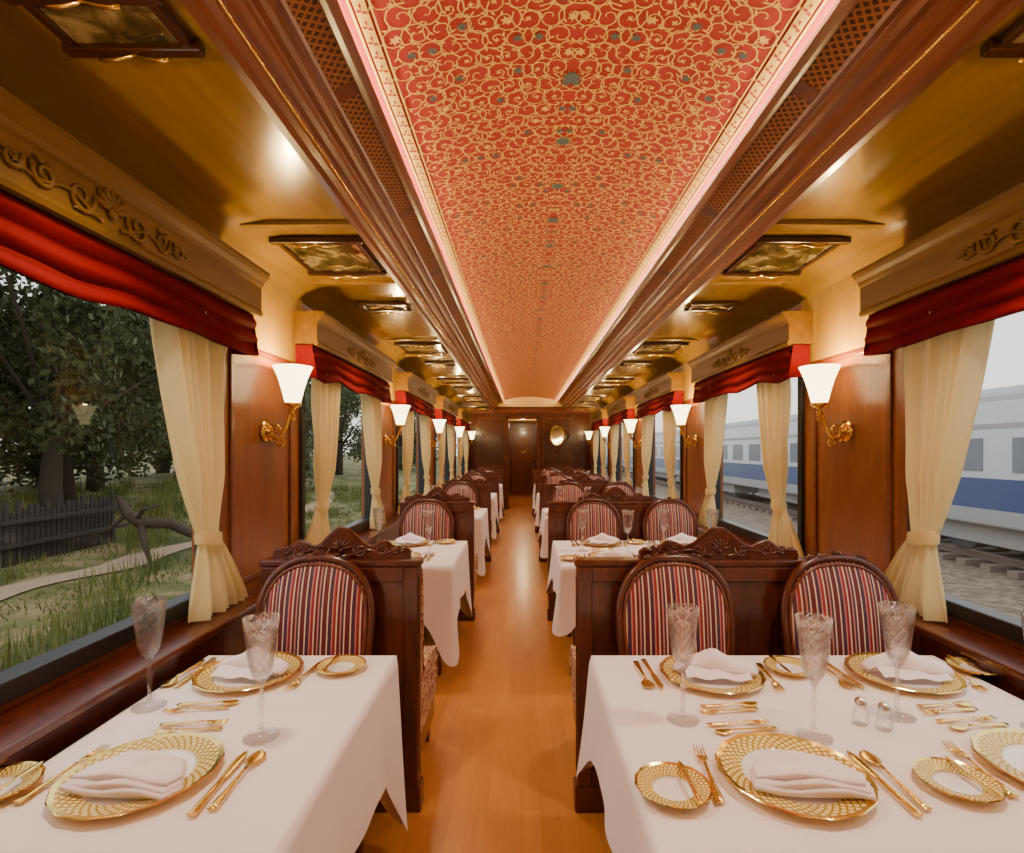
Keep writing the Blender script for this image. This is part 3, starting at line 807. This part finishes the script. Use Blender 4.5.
def gz(x,y): # sloping grassy bank that rises away from the line
    d=max(0,min(1,(-x-9)/9.0)); return GZ+0.75*d*d*(3-2*d)+0.07*sin(x*1.1+y*0.6)*sin(y*0.45-x*0.3)
mb=MB(); mb.grid(lambda u,v:((-3-27*u),(-20+110*v),gz(-3-27*u,-20+110*v)),60,110,0)
mb.grid(lambda u,v:((-30-120*u),(-60+300*v),gz(-30,0)-0.05),2,2,0)
mb.grid(lambda u,v:((-3-27*u),(90+120*v),GZ+0.3*u),2,2,0)
put('grass_ground',mb.mesh('gg',[M_grass],False))
def pathx(y): return -7.6-1.0*sin(y*0.16+0.6)-0.012*y*y*0.35
mb=MB()
mb.grid(lambda u,v:(pathx(-4+36*v)+0.15*sin(v*60)-(0.75+0.2*sin(v*43))*u,-4+36*v,gz(pathx(-4+36*v)-0.6*u,-4+36*v)+0.035),3,90,0)
put('dirt_path',mb.mesh('path',[M_path],False))
mb=MB(); R_=random.Random(5)
for i in range(46000):
    x=-3.2-17*R_.random()**1.3; y=-2+36*R_.random(); cl_=sin(x*1.3)*sin(y*0.7)+0.5*sin(x*2.9+y*1.7); h=(0.08+0.18*R_.random())*(1.9 if cl_>0.25 else 0.6); a=R_.random()*pi
    if cl_<-0.6 and R_.random()<0.8: continue
    px=pathx(y)
    if px-0.85<x<px+0.15: continue
    if x<-9.5: h*=1.7
    dx,dy=0.016*cos(a),0.016*sin(a); lx,ly=(R_.random()-0.5)*0.2,(R_.random()-0.5)*0.2; g=gz(x,y)
    mb.add([(x-dx,y-dy,g-0.03),(x+dx,y+dy,g-0.03),(x+lx,y+ly,g+h)],[(0,1,2)],0)
put('tall_grass',mb.mesh('tg',[M_blade],False))
mb=MB(); mb.grid(lambda u,v:(3+117*u,-30+230*v,GZ),2,2,0); put('ballast_ground',mb.mesh('bg',[M_bal],False))
def tree(seed,H,cr,nl,lo=0.30):
    r=random.Random(seed); mb=MB()
    mb.tube([(0,0,-0.3),(0.1,0,H*0.15),(0.05,0.1,H*0.35),(0.2,0.1,H*0.6)],[0.32,0.26,0.20,0.08],8,0)
    cl=[]
    for i in range(32):
        a=r.random()*2*pi; rr=cr*sqrt(r.random()); z=H*(lo+(0.92-lo)*r.random()); rr*=(1-0.5*abs(z/H-0.6))
        c=(rr*cos(a),rr*sin(a),z); cl.append(c)
        if i<14: mb.tube([(0.08,0.05,H*0.28+0.1*i*H*0.02),(c[0]*0.5,c[1]*0.5,(c[2]+H*0.3)/2),c],[0.09,0.05,0.02],5,0)
    for c in cl:
        R0=cr*0.33*(0.7+0.5*r.random())
        for i in range(nl):
            d=Vector((r.gauss(0,1),r.gauss(0,1),r.gauss(0,0.7))).normalized()*R0*r.random()**0.4
            p=Vector(c)+d; s=0.07+0.08*r.random()
            a=Vector((r.gauss(0,1),r.gauss(0,1),r.gauss(0,1))).normalized()*s; b=a.orthogonal().normalized()*s*0.6
            mb.add([p-a,p+b,p+a,p-b],[(0,1,2,3)],1)
    return mb.mesh('tree',[M_bark,M_leaf],False)
T=[tree(1,9.5,3.6,300),tree(2,8,3.2,260,0.18),tree(3,6,3.4,280,0.10)]
for (x,y,i,s) in ((-12.3,14.2,0,1.0),(-16,10.5,1,1.1),(-16,19,1,1.0),(-19,14,2,1.3),(-19,24,1,1.1),(-14,30,2,0.9),(-17,35,1,1.1),(-15,44,1,1),(-20,50,0,1.3),(-14,62,2,1.4),(-16,80,2,1.8),(-24,19,2,1.3),(-26,30,1,1.4),(-21,7,2,1.1),(-16,4,2,1.0),(-28,42,1,1.6),(-23,26,2,1.2),(-24,38,2,1.3)):
    put('leafy_tree',T[i],(x,y,gz(x,y)),x*1.7,(s,s,s))
mb=MB()
for i in range(46):
    y=7.5+i*0.16; x=-10.5-0.05*i*0.3; h=1.15+0.12*sin(i*2.7); g=gz(x,y)
    mb.box(x-0.02,x+0.02,y-0.055,y+0.055,g-0.1,g+h+0.1,0)
g=gz(-10.6,11); mb.box(-10.85,-10.75,7.4,14.8,g+0.4,g+0.48); mb.box(-10.85,-10.75,7.4,14.8,g+0.9,g+0.98)
put('picket_fence',mb.mesh('fence',[M_fence]))
mb=MB(); mb.tube([(-9.9,13.2,GZ+1.45),(-9.6,13.1,GZ+1.05),(-9.2,13.0,GZ+0.85),(-8.6,13.2,GZ+0.80),(-8.0,13.3,GZ+0.45),(-7.7,13.3,GZ+0.1)],[0.06,0.13,0.15,0.13,0.09,0.05],8,0); mb.tube([(-9.2,13.0,GZ+0.85),(-8.9,12.7,GZ+0.4),(-8.7,12.6,GZ+0.0)],[0.09,0.07,0.05],6,0); mb.tube([(-9.3,13.0,GZ+0.9),(-9.0,12.8,GZ+1.2),(-8.6,12.8,GZ+1.3)],[0.07,0.05,0.02],6,0); mb.tube([(-9.6,13.1,GZ+1.05),(-9.9,12.9,GZ+0.7),(-10.2,12.8,GZ+0.6)],[0.07,0.05,0.03],6,0)
put('fallen_branch',mb.mesh('fb',[M_bark]))
# tracks
M_rail=plain('rail_steel',(0.30,0.25,0.22),0.4,0.8); M_slp=plain('sleeper',(0.26,0.21,0.17),0.9)
mb=MB()
for xc in (4.6,):
    for s in (-0.84,0.84): 
        mb.box(xc+s-0.035,xc+s+0.035,-10,110,GZ+0.14,GZ+0.28,0); mb.box(xc+s-0.07,xc+s+0.07,-10,110,GZ+0.12,GZ+0.15,0)
    for i in range(170): mb.box(xc-1.35,xc+1.35,-8+i*0.65,-7.75+i*0.65,GZ,GZ+0.13,1)
me=mb.mesh('track',[M_rail,M_slp]); put('railway_track',me,(0,0,0)); put('railway_track',me,(6.7,0,0))
M_tw=plain('train_white',(0.58,0.60,0.63),0.35); M_tb=plain('train_blue',(0.06,0.09,0.22),0.35); M_td=plain('train_dark',(0.20,0.22,0.26),0.2); M_tg=plain('train_grey',(0.36,0.36,0.37),0.6)
mb=MB()
for c in range(5):
    ya=-14+c*22.5; yb2=ya+21.9
    xs=9.8
    mb.box(xs,xs+2.9,ya,yb2,-0.1,2.55,0,0.05); 
    mb.box(xs-0.012,xs,ya+0.1,yb2-0.1,0.25,0.90,1); mb.box(xs-0.012,xs,ya+0.1,yb2-0.1,1.95,2.05,3); mb.box(xs-0.012,xs,ya+0.1,yb2-0.1,-0.05,0.25,3)
    for i in range(11):
        mb.box(xs-0.018,xs,ya+1.2+i*1.8,ya+2.3+i*1.8,1.05,1.75,2)
    pr=[(xs+2.9*0.5-1.45*cos(pi*i/12),2.52+0.42*sin(pi*i/12)) for i in range(13)]
    mb.prism(pr,ya,yb2,3)
    for yy in (ya+3,yb2-3):
        mb.box(xs+0.3,xs+2.6,yy-1.6,yy+1.6,-0.55,-0.1,3)
        for w in (-1.1,1.1):
            for sx in (0.45,2.3): mb.lathe([(0,0),(0.45,0),(0.45,0.12),(0,0.12)],20,2,Matrix.Translation((xs+sx,yy+w,-0.36))@Matrix.Rotation(pi/2,4,'Y'))
    mb.box(xs+0.4,xs+2.5,ya+7,yb2-7,-0.5,-0.1,3)
put('passenger_train',mb.mesh('pt',[M_tw,M_tb,M_td,M_tg]))

# ------------------------------------------------------------ world
w=bpy.data.worlds.new('World'); scene.world=w; w.use_nodes=True; nt=w.node_tree
bg=nt.nodes['Background']; tc=N(nt,'ShaderNodeTexCoord'); sx=N(nt,'ShaderNodeSeparateXYZ'); L(nt,tc.outputs['Generated'],sx.inputs[0])
r=ramp(nt,[(0.0,(0.78,0.75,0.68)),(0.1,(0.88,0.86,0.80)),(0.5,(0.76,0.80,0.84))]); L(nt,sx.outputs['Z'],r.inputs['Fac']); L(nt,r.outputs['Color'],bg.inputs['Color'])
bg.inputs['Strength'].default_value=2.1

cam=bpy.data.cameras.new('camera'); co=bpy.data.objects.new('camera',cam); scene.collection.objects.link(co)
co.location=(0,0,1.5); co.rotation_euler=(pi/2,0,0)
cam.sensor_width=36; cam.lens=36*540/1024; cam.shift_x=-11/1024; cam.shift_y=23.5/1024; cam.clip_start=0.05; cam.clip_end=500
scene.camera=co
